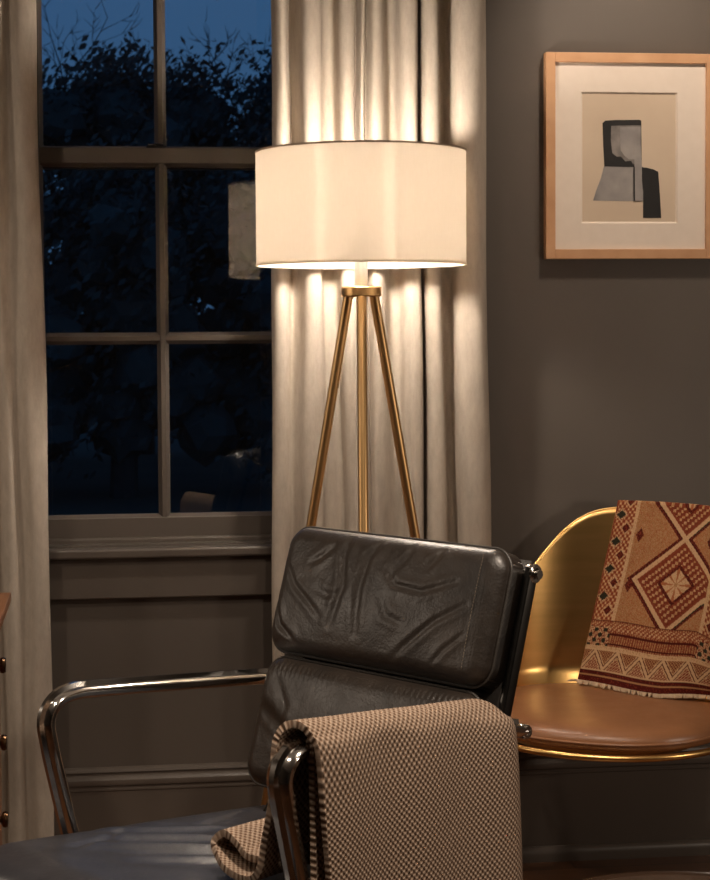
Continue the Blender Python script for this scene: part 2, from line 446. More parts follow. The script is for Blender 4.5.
for ang in (-PI/2-.13, PI/6-.13, 5*PI/6-.13):
    ca, sa = math.cos(ang), math.sin(ang)
    r0, r1 = .032, .300
    b = MB()
    p0 = Vector((LX+r0*ca, LY+r0*sa, 1.388)); p1 = Vector((LX+r1*ca, LY+r1*sa, .004))
    b.tube([p0, p0.lerp(p1,.5), p1], .0108, 20)
    b.build('leg', M['lamp_brass'], lamp, autos=50)

# ------------------------------------------------------------------ framed picture
PX0, PX1, PZ0, PZ1 = 1.042, 1.466, 1.476, 1.973
pic = thing('framed_picture', 'framed abstract print in pale wood frame on the dark wall', 'picture', ((PX0+PX1)/2, 0, PZ0))
fw = .0235; fd = .028
b = MB()
b.box(PX0, PX0+fw, -fd, -.003, PZ0, PZ1); b.box(PX1-fw, PX1, -fd, -.003, PZ0, PZ1)
b.box(PX0+fw, PX1-fw, -fd, -.003, PZ0, PZ0+fw); b.box(PX0+fw, PX1-fw, -fd, -.003, PZ1-fw, PZ1)
b.build('frame', M['oak'], pic, bevel=.0012, smooth=False)
AX0, AX1, AZ0, AZ1 = 1.1310, 1.3725, 1.5625, 1.8795
b = MB(); x0,x1,za,zb = PX0+fw-.002, PX1-fw+.002, PZ0+fw-.002, PZ1-fw+.002
ym = -.020; yb = -.016
o4 = [(x0,ym,za),(x1,ym,za),(x1,ym,zb),(x0,ym,zb)]; i4 = [(AX0,ym,AZ0),(AX1,ym,AZ0),(AX1,ym,AZ1),(AX0,ym,AZ1)]
d = .004; j4 = [(AX0+d,yb,AZ0+d),(AX1-d,yb,AZ0+d),(AX1-d,yb,AZ1-d),(AX0+d,yb,AZ1-d)]
b.add(o4+i4+j4, [(k,(k+1)%4,4+(k+1)%4,4+k) for k in range(4)] + [(4+k,4+(k+1)%4,8+(k+1)%4,8+k) for k in range(4)])
b.build('mat', M['mat'], pic, smooth=False, recalc=False)
# the print: paper with painted shapes laid on it
b = MB(); b.box(AX0-.01, AX1+.01, yb, -.008, AZ0-.01, AZ1+.01, 0)
sx = (AX1-AX0)/(581-301); sz = (AZ1-AZ0)/(654-270)
def q(px, py): return (AX0+(px-301)*sx, AZ1-(py-270)*sz)
def shape(pts, lay, mi):
    P = [q(*p) for p in pts]; y = yb-.0004*lay; n = len(P)
    v = [(x,y,z) for x,z in P] + [(x,y+.0004,z) for x,z in P]
    b.add(v, [tuple(range(n))] + [(k,(k+1)%n,n+(k+1)%n,n+k) for k in range(n)], mi)
shape([(368,487),(360,520),(345,560),(337,587),(395,588),(482,589),(482,487)], 1, 2)
shape([(364,360),(372,353),(400,351),(470,350),(476,352),(478,489),(369,487),(366,420)], 2, 1)
shape([(389,368),(475,366),(476,380),(472,482),(452,480),(447,470),(430,472),(418,458),(405,458),(392,448),(388,410)], 3, 3)
shape([(414,372),(474,370),(470,466),(440,466),(428,456),(416,440)], 4, 2)
shape([(474,489),(492,490),(512,495),(526,502),(531,570),(535,638),(482,638),(482,560)], 2, 1)
shape([(456,400),(474,398),(478,500),(478,588),(456,588)], 5, 2)
shape([(453,487),(457,487),(458,588),(454,588)], 6, 1)
b.build('print', [M['print_paper'], M['ink'], M['grey_ink'], M['mid_ink']], pic, smooth=False, recalc=True)

# ------------------------------------------------------------------ chest of drawers
ch = thing('chest_of_drawers', 'reddish wooden chest of drawers with dark round knobs at the left edge', 'chest', (-.48, -.65, 0))
b = MB(); b.box(-.745, -.222, -.905, -.398, .735, .755); b.build('chest_top', M['walnut'], ch, bevel=.002)
b = MB(); b.box(-.735, -.258, -.895, -.408, .06, .735); b.build('body', M['walnut'], ch, bevel=.002)
for k in range(4):
    b = MB()
    y = -.875 if k % 2 else -.43; x = -.27 if k < 2 else -.715
    b.box(x-.02, x+.02, y-.02, y+.02, 0, .06); b.build('foot', M['walnut'], ch, bevel=.002)
for zc in (.66, .505, .35, .185):
    h = .145 if zc > .2 else .16
    b = MB(); b.box(-.258, -.2465, -.885, -.418, zc-h/2+.003, zc+h/2-.003)
    dr = b.build('drawer', M['walnut'], ch, bevel=.002)
    for yk in (-.645,):
        b = MB(); b.lathe([(0,-.002),(.012,-.002),(.012,.003),(.006,.005),(.006,.014),(.015,.018),(.0165,.023),(.014,.028),(0,.029)], (-.2475,yk,zc-.012), 24, (1,0,0))
        b.build('knob', M['bronze'], dr, autos=40)

# ------------------------------------------------------------------ office chair
TH = math.radians(38)
CF = Vector((-math.cos(TH), -math.sin(TH), 0)); CS = Vector((math.sin(TH), -math.cos(TH), 0)); CA = Vector((.252, -.89, 0))
def L(s, f, z): return CA + CS*s + CF*f + Vector((0,0,z))
ctr = L(.29, .24, 0)
oc = thing('office_chair', 'black leather swivel armchair with polished metal arms in the foreground', 'chair', ctr)

def pad(s0, s1, v0, v1, Rc, thick, rE, place, wrinkle=None, nu=110, nv=80, dome=0, wall=.0):
    """soft pad with rounded outline; place(s, v, h) -> world"""
    cx, cy, hx, hy = (s0+s1)/2, (v0+v1)/2, (s1-s0)/2, (v1-v0)/2
    def sdf(x, y):
        qx, qy = abs(x)-(hx-Rc), abs(y)-(hy-Rc)
        return math.hypot(max(qx,0), max(qy,0)) + min(max(qx,qy),0) - Rc
    def coord(t):
        t = 2*t-1
        return math.copysign(1-(1-abs(t))**1.7, t)
    vs = []
    P = []
    for j in range(nv):
        for i in range(nu):
            x, y = coord(i/(nu-1))*hx, coord(j/(nv-1))*hy
            d = sdf(x, y)
            if d > 0:
                qx, qy = abs(x)-(hx-Rc), abs(y)-(hy-Rc)
                if qx > 0 and qy > 0:
                    l = math.hypot(qx, qy)
                    x = math.copysign(hx-Rc+qx/l*Rc, x); y = math.copysign(hy-Rc+qy/l*Rc, y)
                d = 0
            P.append((x, y, max(0, -d)))
    b = MB()
    for x, y, d in P:
        t = min(1, d/rE); h = wall+(thick-wall)*math.sqrt(max(0, 1-(1-t)**2))
        h += dome*(1-(x/hx)**2)*(1-(y/hy)**2)
        if wrinkle: h += wrinkle(cx+x, cy+y)*min(1, d/.012)
        vs.append(place(cx+x, cy+y, h))
    for x, y, d in P:
        vs.append(place(cx+x, cy+y, -.010*min(1, d/.01)))
    N = nu*nv; fs = []
    for j in range(nv-1):
        for i in range(nu-1):
            a = j*nu+i; q4 = (a, a+1, a+nu+1, a+nu)
            fs.append(q4); fs.append(tuple(N+k for k in reversed(q4)))
    ring = [i for i in range(nu)] + [j*nu+nu-1 for j in range(1,nv)] + [(nv-1)*nu+i for i in range(nu-2,-1,-1)] + [j*nu for j in range(nv-2,0,-1)]
    if wall:
        for k in range(len(ring)):
            a, c = ring[k], ring[(k+1)%len(ring)]; fs.append((a, N+a, N+c, c))
    b.add(vs, fs)
    def outline(n=40, inset=0.0):
        out = []
        r = max(.001, Rc-inset)
        for (sx, sy, a0) in ((1,1,0),(-1,1,PI/2),(-1,-1,PI),(1,-1,3*PI/2)):
            for k in range(n//4+1):
                a = a0+PI/2*k/(n//4)
                out.append((cx+sx*(hx-Rc)+r*math.cos(a), cy+sy*(hy-Rc)+r*math.sin(a)))
        return out
    return b, outline

def seg_d(p, a, c):
    ax, ay = a; bx, by = c; dx, dy = bx-ax, by-ay; t = max(0, min(1, ((p[0]-ax)*dx+(p[1]-ay)*dy)/(dx*dx+dy*dy)))
    return math.hypot(p[0]-ax-dx*t, p[1]-ay-dy*t), t
def wrinkles(lst):
    def fn(x, y):
        h = 0
        for pl, wd, dp in lst:
            best = 9; tt = 0; n = len(pl)-1
            for k in range(n):
                dd, t = seg_d((x,y), pl[k], pl[k+1])
                if dd < best: best = dd; tt = (k+t)/n
            fade = math.sin(PI*min(1, max(0, .06+tt*.88)))**.6
            h += .7*dp*fade*(math.exp(-(best/wd)**2) - .6*math.exp(-((best-wd*2.0)/(wd*1.3))**2))
        return h
    return fn

# back: tilted plane
bn = math.sqrt(1+.32**2); BU = (-.32/bn, 1/bn); BN = (1/bn, .32/bn)
BF0, BZ0 = -.036, .67
def backp(s, v, h): return L(s, BF0+BU[0]*v+BN[0]*h, BZ0+BU[1]*v+BN[1]*h)
wr_up = wrinkles([
    ([(.205,.262),(.20,.225),(.215,.17),(.20,.10)], .007, -.0042),
    ([(.285,.265),(.262,.23),(.255,.17),(.265,.09)], .007, -.0042),
    ([(.17,.24),(.14,.215),(.12,.205)], .006, -.003),
    ([(.055,.20),(.09,.16),(.14,.13),(.17,.11)], .005, -.003),
    ([(.045,.13),(.07,.085),(.11,.062)], .005, -.0035),
    ([(.335,.25),(.315,.21),(.335,.185),(.40,.18),(.47,.205)], .005, -.0035),
    ([(.50,.17),(.44,.135),(.385,.085),(.36,.06)], .005, -.003),
    ([(.505,.12),(.47,.09),(.45,.065)], .004, -.0025),
    ([(.36,.262),(.345,.23),(.32,.20)], .006, -.003),
    ([(.43,.262),(.415,.24),(.40,.22)], .006, -.003),
    ([(.31,.16),(.33,.13),(.37,.12)], .006, -.0025),
    ([(.15,.16),(.18,.15),(.21,.155)], .006, -.002)])
b, outl = pad(.036, .560, .038, .272, .040, .058, .030, backp, wr_up, 120, 84, .010, .034)
up_pad = b.build('upper_back_pad', M['black_leather'], oc, weld=.00005, autos=80)
b = MB(); b.tube([backp(s, v, .036) for s, v in outl(64, -.001)], .0026, 8, True)
b.build('piping', M['piping'], up_pad)
b = MB()   # stitched seam down the near edge of the pad
for k in range(34):
    v = .066+.19*k/33
    b.tube([backp(.519, v-.0019, .0655+.003*math.sin(PI*(v-.048)/.224)), backp(.519, v+.0019, .0655+.003*math.sin(PI*(v-.048)/.224))], .0008, 6)
b.build('stitching', M['stitch'], up_pad)
wr_lo = wrinkles([([(.06+.012*k+.0, .018),(.062+.012*k, -.004)], .0028, -.0016) for k in range(0, 40)] + [([(.06,-.06),(.14,-.10),(.20,-.14)], .008, -.003), ([(.09,-.01),(.13,-.06),(.12,-.12)], .008, -.002)])
b, outl = pad(.045, .560, -.205, .028, .042, .056, .030, backp, wr_lo, 160, 70, .010, .030)
lo_pad = b.build('lower_back_pad', M['black_leather'], oc, weld=.00005, autos=80)
b = MB(); b.tube([backp(s, v, .036) for s, v in outl(64, -.001)], .0026, 8, True)
b.build('piping', M['piping'], lo_pad)
b = MB()
b.grid(lambda u, v: backp(.035+.53*u, -.21+.475*v, -.008+.004*math.sin(PI*u)), 8, 8)
b.build('back_panel', M['piping'], oc, solid=.006, soff=0)
# seat
def seatp(s, v, h): return L(s, v, (.380+.097*v) - .030*sstep(.58,.70,v) + h)
wr_seat = wrinkles([
    ([(.15,.48),(.23,.38),(.33,.25)], .016, .010), ([(.11,.42),(.17,.33),(.24,.24)], .012, .006), ([(.25,.48),(.31,.40),(.38,.30)], .014, .008),
    ([(.06,.40),(.12,.30),(.17,.20)], .011, .005),
    ([(.30,.10),(.33,.20),(.38,.28)], .010, -.004),
    ([(.08,.36),(.12,.44),(.14,.52)], .009, -.004),
    ([(.08,.10),(.11,.16),(.13,.24)], .008, -.003)])
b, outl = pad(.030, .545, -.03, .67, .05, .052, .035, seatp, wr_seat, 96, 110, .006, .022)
st = b.build('seat', M['blue_sheen_leather'], oc, weld=.00005, autos=80)
b = MB(); b.tube([seatp(s, v, .004) for s, v in outl(64, -.001)], .0032, 8, True)
b.build('piping', M['piping'], st)
# side rails: one continuous line from the top of the back down and forward under the seat
rail = cr([(0,BF0-.32*(.238)-.004,BZ0+.238),(0,BF0-.004,.67),(0,.008,.53),(0,.035,.455),(0,.085,.412),(0,.16,.405),(0,.40,.420),(0,.60,.405)], 8)
def rrect(w, h, r, n=4):
    out = []
    for sx, sy, a0 in ((1,1,0),(-1,1,PI/2),(-1,-1,PI),(1,-1,3*PI/2)):
        for k in range(n+1):
            a = a0+PI/2*k/n; out.append((sx*(w/2-r)+r*math.cos(a), sy*(h/2-r)+r*math.sin(a)))
    return out
for s in (.100, .570):
    b = MB(); b.sweep([L(s, p.y, p.z) for p in rail], rrect(.014, .026, .005), CS)
    b.build('side_rail', M['dark_metal'], oc, autos=50)
# top crossbar and its round end caps
b = MB(); tf, tz = -.118, .900
b.tube([L(.095, tf, tz), L(.586, tf, tz)], .008, 16)
b.build('back_crossbar', M['chrome'], oc)
for s in (.102, .560):
    b = MB(); b.lathe([(0,0),(.0150,0),(.0165,.002),(.0165,.016),(.0145,.0185),(.010,.0185),(.0085,.015),(.005,.015),(.004,.018),(0,.018)], L(s, tf, tz), 32, CS if s > .1 else -CS)
    b.build('end_cap', M['chrome'], oc, autos=40)
# arms: flat polished bars, back knob to seat rail
armp = cr([(0,-.062,.648),(0,-.030,.6555),(0,.02,.661),(0,.129,.672),(0,.25,.684),(0,.357,.694),(0,.408,.697),(0,.442,.691),(0,.462,.674),(0,.4685,.652),(0,.463,.620),(0,.454,.58),(0,.424,.465),(0,.405,.405),(0,.385,.385),(0,.34,.382)], 8)
aprof = [(x_, y_*1.35) for x_, y_ in [(-.019,-.002),(-.019,.003),(-.014,.0075),(-.007,.0098),(0,.0103),(.007,.0098),(.014,.0075),(.019,.003),(.019,-.002),(.016,-.0045),(.006,-.006),(.004,-.012),(-.004,-.012),(-.006,-.006),(-.016,-.0045)]]
for s in (-.004, .576):
    b = MB(); b.sweep([L(s, p.y + (.010*sstep(.25,.45,p.y) if s > .1 else 0), p.z + (.012*sstep(-.05,.3,p.y)*sstep(.4,.6,p.z) if s > .1 else 0)) for p in armp], [(x_*(1.25 if s > .1 else 1), y_) for x_, y_ in aprof], CS)
    b.build('armrest', M['chrome'], oc, autos=40)
    sg = 1 if s > .1 else -1
    b = MB(); b.tube([L(s-.03*sg, -.045, .645), L(s+.004*sg, -.052, .643), L(s+.006*sg, -.084, .640)], .006, 12)
    b.lathe([(0,-.012),(.010,-.012),(.0125,-.009),(.0125,.007),(.010,.010),(.006,.010),(.005,.007),(0,.007)], L(s, -.086, .639), 24, CS*sg)
    b.build('arm_bolt', M['chrome'], oc, autos=40)
# pedestal
b = MB(); b.lathe([(0,.10),(.030,.10),(.030,.26),(.022,.262),(.022,.385),(0,.385)], ctr, 24); b.build('column', M['chrome'], oc, autos=40)
b = MB(); b.box(-.10,.10,-.10,.10,.375,.402); 
b.v = [tuple(ctr + CS*x*2.6 + CF*y + Vector((0,0,z))) for x, y, z in b.v]
b.build('seat_support', M['dark_metal'], oc, bevel=.004)
for k in range(4):
    a = PI/4+k*PI/2+.3; dv = Vector((math.cos(a), math.sin(a), 0))
    b = MB(); b.sweep([ctr+dv*.02+Vector((0,0,.125)), ctr+dv*.15+Vector((0,0,.115)), ctr+dv*.30+Vector((0,0,.075))], rrect(.034,.022,.008), dv.cross(Vector((0,0,1))))
    lg_ = b.build('base_leg', M['chrome'], oc, autos=50)
    b = MB(); c = ctr+dv*.295; t = dv.cross(Vector((0,0,1)))
    b.lathe([(0,-.022),(.026,-.022),(.028,-.018),(.028,.018),(.026,.022),(0,.022)], c+Vector((0,0,.028)), 24, t)
    b.tube([c+Vector((0,0,.05)), c+Vector((0,0,.085))], .007, 8)
    b.build('caster', M['plastic'], lg_, autos=40)

# ------------------------------------------------------------------ throw over the near arm
def za(f): return .664+.083*f - .00*f
def throw_path(f):
    a = za(f)
    return [(.636,.235),(.634,.32),(.631,.44),(.627,.55),(.623,.63),(.617,a+.008),(.608,a+.028),(.595,a+.040),(.580,a+.043),(.566,a+.038),(.556,a+.025),(.551,a+.004),(.548,.63),(.544,.575),(.535,.530),(.517,.507),(.485,.499),(.445,.503),(.412,.512),(.396,.526),(.400,.541),(.418,.547),(.445,.540),(.472,.528),(.500,.528)]
fb_r = [-.024,-.024,-.023,-.022,-.020,-.016,-.008,.002,.008,0,-.01,-.02,.0,.02,.04,.06,.06,.06,.06,.07,.09,.12,.15,.18,.20]
fb_f = [.425,.428,.432,.438,.442,.444,.446,.448,.452,.456,.460,.464,.468,.472,.474,.472,.466,.462,.448,.440,.438,.440,.445,.45,.45]
NF = 64; PN = 6
rows = []
base = throw_path(.2)
NP = (len(base)-1)*PN+1
import itertools
grid = []
for i in range(NF):
    t = i/(NF-1)
    line = []
    # path evaluated with its own f at every control point
    ctrl = []
    for k in range(len(base)):
        f = fb_r[k]+(fb_f[k]-fb_r[k])*t
        s, z = throw_path(f)[k]
        s += .0035*math.sin(f*34+k*.15)*(1 if k < 6 else .3) + .003*math.sin(f*15+1)*(1 if k < 6 else 0)
        if k > 12 and k < 20: s += .010*math.sin(f*11+.5)
        if t < .10: # soft rear fold, tucked in towards the arm
            e = (1-t/.10); 
            if k < 9: s -= .016*e*e
            if 5 < k < 12: z -= .014*e*e
        ctrl.append((s, f, z))
    grid.append(cr(ctrl, PN))
vs = []; uvs = []
for i in range(NF):
    acc = 0
    for j, p in enumerate(grid[i]):
        if j: acc += math.hypot(grid[20][j].x-grid[20][j-1].x, grid[20][j].z-grid[20][j-1].z)
        vs.append(L(p.x, p.y, p.z)); uvs.append((p.y, acc))
b = MB(); b.add(vs, [(i*NP+j, i*NP+j+1, (i+1)*NP+j+1, (i+1)*NP+j) for i in range(NF-1) for j in range(NP-1)])
# the second, inner layer of the folded throw shows just behind the outer edge
o_ = len(vs)
for i in range(24):
    t = i/23; f = .02+(.436-.02)*t; a = za(f)
    ln = cr([(.604,f-.004*t,.235),(.605,f,.40),(.604,f,.55),(.603,f,.63),(.600,f,a+.008),(.592,f,a+.022)], 6)
    acc = 0
    for j, p in enumerate(ln):
        if j: acc += (p-ln[j-1]).length
        vs.append(L(p.x+.003*math.sin(f*40), p.y, p.z)); uvs.append((p.y, acc))
n2 = len(ln)
b.add(vs[o_:], [(i*n2+j, i*n2+j+1, (i+1)*n2+j+1, (i+1)*n2+j) for i in range(23) for j in range(n2-1)])
thr = b.build('throw_blanket', M['knit'], autos=180, recalc=False)
uvl = thr.data.uv_layers.new(name='UVMap')
for lp in thr.data.loops: uvl.data[lp.index].uv = uvs[lp.vertex_index]
md = thr.modifiers.new('sub', 'SUBSURF'); md.levels = md.render_levels = 1
md = thr.modifiers.new('solid', 'SOLIDIFY'); md.thickness = .011; md.offset = 0; md.use_rim = True
md = thr.modifiers.new('bev', 'BEVEL'); md.width = .004; md.segments = 3; md.limit_method = 'ANGLE'; md.angle_limit = math.radians(60)
tag(thr, 'chunky woven brown throw draped over the near arm of the black leather chair', 'blanket')

# ------------------------------------------------------------------ brass tub chair
G = Vector((-.5, -.866, 0)).normalized(); Hh = Vector((.866, -.5, 0)).normalized(); BC = Vector((1.085, -.36, 0))
def Bp(h, g, z): return BC + Hh*h + G*g + Vector((0,0,z))
bc = thing('tub_chair', 'brass shell tub chair with tan leather seat against the dark wall', 'chair', BC)
def rim_z(phi):   # phi 0 = front, pi = back
    a = abs(phi)
    return interp([0,1.1,1.35,1.55,1.8,2.0,2.2,2.342,2.416,2.485,2.6,2.7,2.79,2.887,2.97,PI], [.418,.422,.440,.48,.56,.635,.70,.739,.759,.78,.813,.839,.855,.868,.875,.879], a)
def shell_pt(phi, z):
    t = max(0, (z-.40)/.5)
    rad = .205+.075*math.sqrt(min(1, t/.18)) if t < .18 else .28+.012*(t-.18)
    back = max(0, -math.cos(phi))
    rh = rad*1.0; rg = rad*(.96 if math.cos(phi) > 0 else .88) + .032*t*back
    # slight superellipse so that the back is broader
    c, s = math.cos(phi), math.sin(phi); e = .86
    return (rh*math.copysign(abs(s)**e, s), rg*math.copysign(abs(c)**e, c))
NPH, NZ = 128, 36
vs = []
for j in range(NZ):
    for i in range(NPH):
        phi = -PI+2*PI*i/NPH; zr = sum(rim_z(((phi+d+PI) % (2*PI))-PI) for d in (-.12,-.06,0,.06,.12))/5; t = j/(NZ-1)
        z = .400+(zr-.400)*t
        h, g = shell_pt(phi, z); vs.append(Bp(h, g, z))
b = MB(); fs = [(j*NPH+i, j*NPH+(i+1)%NPH, (j+1)*NPH+(i+1)%NPH, (j+1)*NPH+i) for j in range(NZ-1) for i in range(NPH)]
o0 = len(vs); vs.append(Bp(0,0,.396)); fs += [(o0, (i+1)%NPH, i) for i in range(NPH)]
b.add(vs, fs)
shl = b.build('shell', M['brass_shell'], bc, autos=180, solid=.004, soff=0)
# rolled rim
b = MB(); b.tube([vs[(NZ-1)*NPH+i] for i in range(NPH)], .0028, 8, True); b.build('rim', M['brass_shell'], shl)
# front tube under the cushion
b = MB(); pts = []
for k in range(49):
    ph = -1.62+3.24*k/48
    pts.append(Bp(.290*math.sin(ph), .268*math.cos(ph), .409))
b.tube(pts, .0075, 12); b.build('seat_rail', M['brass_shell'], bc)
# cushion
def cushp(s, v, h): return Bp(s, v, .437+h+.004*sstep(.05,-.2,v))
vs = []; NR, NA = 26, 96
def cush_r(phi):
    c, s = math.cos(phi), math.sin(phi); return (.278*math.copysign(abs(s)**.9, s), (.262 if c > 0 else .225)*math.copysign(abs(c)**.9, c))
rings = [(0,.034),(.3,.0335),(.55,.0325),(.75,.030),(.86,.027),(.93,.023),(.97,.017),(.99,.010),(1.0,.002),(1.0,-.004),(.985,-.014),(.95,-.018),(.6,-.020),(0,-.020)]
for r, hgt in rings:
    for i in range(NA):
        phi = 2*PI*i/NA; h, g = cush_r(phi); r_ = max(r, .001)
        vs.append(cushp(h*r_, g*r_, hgt))
b = MB(); b.add(vs, [(j*NA+i, j*NA+(i+1)%NA, (j+1)*NA+(i+1)%NA, (j+1)*NA+i) for j in range(len(rings)-1) for i in range(NA)])
cu = b.build('seat_cushion', M['tan_leather'], bc, autos=80, weld=.0005)
b = MB(); b.tube([cushp(cush_r(2*PI*i/96)[0]*1.002, cush_r(2*PI*i/96)[1]*1.002, .0) for i in range(96)], .003, 8, True); b.build('piping', M['tan_leather'], cu)
for hs in (-1, 1):
    for g0, g1 in ((.04,.06),(-.10,-.14)):
        b = MB(); b.tube([Bp(hs*.262, g0, .402), Bp(hs*.295, g1, .006)], [.011,.008], 14)
        b.build('leg', M['dark_metal'], bc)

# ------------------------------------------------------------------ patterned textile over its back
TW, TL = .33, .430
CRM = (.64,.40,.22); TER = (.40,.14,.055); RUST = (.24,.05,.022); DRED = (.095,.012,.009); DGRN = (.035,.03,.017); SAND = (.44,.23,.10)
def mixc(a, c, t): return tuple(x+(y-x)*t for x, y in zip(a, c))
rnd = random.Random(3)
def tri(x, p): x = (x/p) % 1; return abs(2*x-1)
def pattern(a, b_):
    """a across from left 0..TW, b_ down from the top of the chair back (negative = behind)"""
    am = min(a, TW-a)
    sp = rnd.random()
    # bottom bands
    if b_ > .402:
        if abs(b_-.413) < .0012: return SAND
        return DRED if sp > .08 else RUST
    if b_ > .352:   # zigzag band
        if b_ < .356 or b_ > .398: return CRM
        p = .058; t = tri(a, p); y = (b_-.356)/.042
        d = abs(y-t)
        if d < .13: return CRM
        if d < .22: return DRED
        if d < .33: return CRM if sp > .35 else SAND
        if y > t:
            return RUST if (int(a*420)+int(b_*420)) % 3 else CRM
        return mixc(RUST, DRED, .4) if (int(a*300)+int(b_*300)) % 2 else SAND
    if b_ > .285:
        r = (b_-.285)
        if r > .060: return CRM if sp > .2 else SAND
        if am < .055 and b_ > .30:
            return DGRN if math.sin(a*260)*math.sin(b_*260) > .25 else (CRM if sp > .5 else RUST)
        if .030 < r < .0345 or .052 < r < .056 or r < .003: return DRED
        if .006 < r < .026: return CRM if (int(a*260)+int(r*260)) % 3 == 0 and sp > .25 else (RUST if sp > .4 else TER)
        return SAND if (int(a*330)) % 2 and sp > .3 else RUST
    # side borders
    if am < .050:
        bb = (b_+.2) % .066; dx = (am-.016)/.012; dy = (bb-.033)/.011
        if abs(dx)+abs(dy) < 1: return DGRN
        if abs(dx)+abs(dy) < 1.5: return CRM if sp > .4 else RUST
        dx = (am-.034)/.010; dy = ((bb+.033) % .066-.033)/.012
        if abs(dx)+abs(dy) < 1: return DRED if sp > .2 else RUST
        if abs(dx)+abs(dy) < 1.5: return CRM if sp > .35 else TER
        if am < .004: return RUST
        k = math.sin(am*560)*math.sin(b_*430)
        return RUST if k > .15 else (CRM if k < -.45 else TER)
    if am < .058: return CRM if sp > .1 else SAND
    # diamonds
    cx = .19
    def dia(cy, hw, hh): return abs(a-cx)/hw + abs(b_-cy)/hh
    best = None
    for cy in (.185, -.030, -.245, .40):
        d = dia(cy, .108, .1075)
        if best is None or d < best[0]: best = (d, cy)
    d, cy = best
    if cy != .40:
        if d < .36:
            an = math.atan2(b_-cy, a-cx)
            if d < .05: return SAND
            if math.cos(an*8) > .62: return TER
            return CRM if sp > .12 else SAND
        if d < .45: return DRED if sp > .15 else RUST
        if d < .86:
            if (int((a-cx)*150+50)+int((b_-cy)*150+50)) % 3 == 0: return SAND if sp > .35 else CRM
            return RUST if sp > .25 else mixc(RUST, DRED, .5)
        if d < .93: return RUST
        if d < 1.0: return CRM if sp > .06 else SAND
        if d < 1.10:
            q_ = tri((a-cx)-(b_-cy if (a-cx)*(b_-cy) < 0 else -(b_-cy)), .014)
            return CRM if (d-1.0)/.10 < q_*.9 else (DGRN if a > cx+.02 and b_ > cy else DRED)
        if d < 1.17: return DRED if sp > .25 else RUST
    k = sp
    bb = abs((b_-.02) % .12-.06); 
    if abs(am-.072)/.010+abs(bb)/.018 < 1: return DRED if sp > .3 else RUST
    return TER if k > .62 else (SAND if k > .18 else mixc(TER, CRM, .5))

def tex_pt(a, b_):
    u = a/TW
    # top edge over the rim, and bottom edge on the seat, in the chair's own axes
    topL, topR = Vector((-.062, 0, 0)), Vector((.300, 0, 0))
    ht = -.030+.32*u
    zt = .891 - .85*max(0, ht-.225)
    def back_g(h, z):
        # shell back at this height
        r = .28+.012*max(0,(z-.49)/.5); rg = r*.88+.032*max(0,(z-.40)/.5); x = min(.97, abs(h)/r)
        return -rg*(1-x**(1/.43))**.43 if False else -rg*max(.1, (1-x**(2/.86)))**(.43)
    gt = back_g(ht, zt)
    hb = -.097+.325*u; gb = interp([0,.185,.34,.64,1],[-.158,-.128,-.108,-.075,-.095],u); zb = .478
    if b_ < 0:   # behind the back
        t = min(1, -b_/.012)
        return Bp(ht, gt+.012-.024*sstep(0,1,t)-.004, zt+.002-max(0,-b_-.006))
    t = b_/TL
    h = ht+(hb-ht)*t; z = zt+(zb-zt)*t
    glin = gt+(gb-gt)*t
    gs = back_g(h, z)
    sag = min(.010, max(0, glin-gs-.008))*.0
    g = gt + .010 + (gb-gt-.010)*(t**1.35) - sag + .0035*math.sin(u*13+1)*math.sin(PI*t)
    return Bp(h, g, z+.002*math.sin(u*9))
NU, NV = 230, 330
b0 = -.16
vs = []; cols = []
for j in range(NV):
    bb = b0+(TL-b0)*j/(NV-1)
    for i in range(NU):
        a = TW*i/(NU-1)
        vs.append(tex_pt(a, bb)); cols.append(pattern(a, bb))
b = MB(); b.add(vs, [(j*NU+i, j*NU+i+1, (j+1)*NU+i+1, (j+1)*NU+i) for j in range(NV-1) for i in range(NU-1)])
me_kw = dict(autos=180, recalc=False)
kil = b.build('woven_textile', M['kilim'], **me_kw)
at = kil.data.color_attributes.new('weave', 'FLOAT_COLOR', 'POINT')
for i, c in enumerate(cols): at.data[i].color = (*c, 1)
md = kil.modifiers.new('solid', 'SOLIDIFY'); md.thickness = .004; md.offset = 0
tag(kil, 'red and cream diamond patterned textile draped over the brass chair back', 'textile')
b = MB(); rf = random.Random(5)
for k in range(120):
    u = k/119; p = tex_pt(TW*u, TL)
    dv = (G*(.010+rf.random()*.006)+Hh*rf.uniform(-.006,.006)); p = Vector(p)
    b.tube([p+Vector((0,0,.001)), p+dv*.5+Vector((0,0,.002)), p+dv+Vector((0,0,-.004))], [.0022,.0027,.0016], 6)
for k in range(3):
    p = Vector(tex_pt(0, TL)); dv = -Hh*(.012+.006*k)+G*(.002*k)
    b.tube([p, p+dv*.6+Vector((0,0,.001)), p+dv+Vector((0,0,-.002))], [.0022,.0026,.0016], 6)
b.build('fringe', M['fringe'], kil)

# ------------------------------------------------------------------ round side table (foreground, lower right)
tc_ = Vector((.735, -1.975, 0))
tb = thing('side_table', 'round dark glossy wooden table top at the bottom edge, lower right', 'table', tc_)
b = MB(); b.lathe([(0,.528),(.205,.528),(.222,.533),(.226,.541),(.222,.549),(.214,.5515),(.211,.549),(.205,.548),(0,.548)], tc_, 96); b.build('table_top', M['darkwood'], tb, autos=50)
b = MB(); b.lathe([(0,.53),(.02,.53),(.018,.10),(.03,.05),(.14,.02),(.15,.012),(.15,0),(0,0)], tc_, 48); b.build('pedestal', M['darkwood'], tb, autos=50)

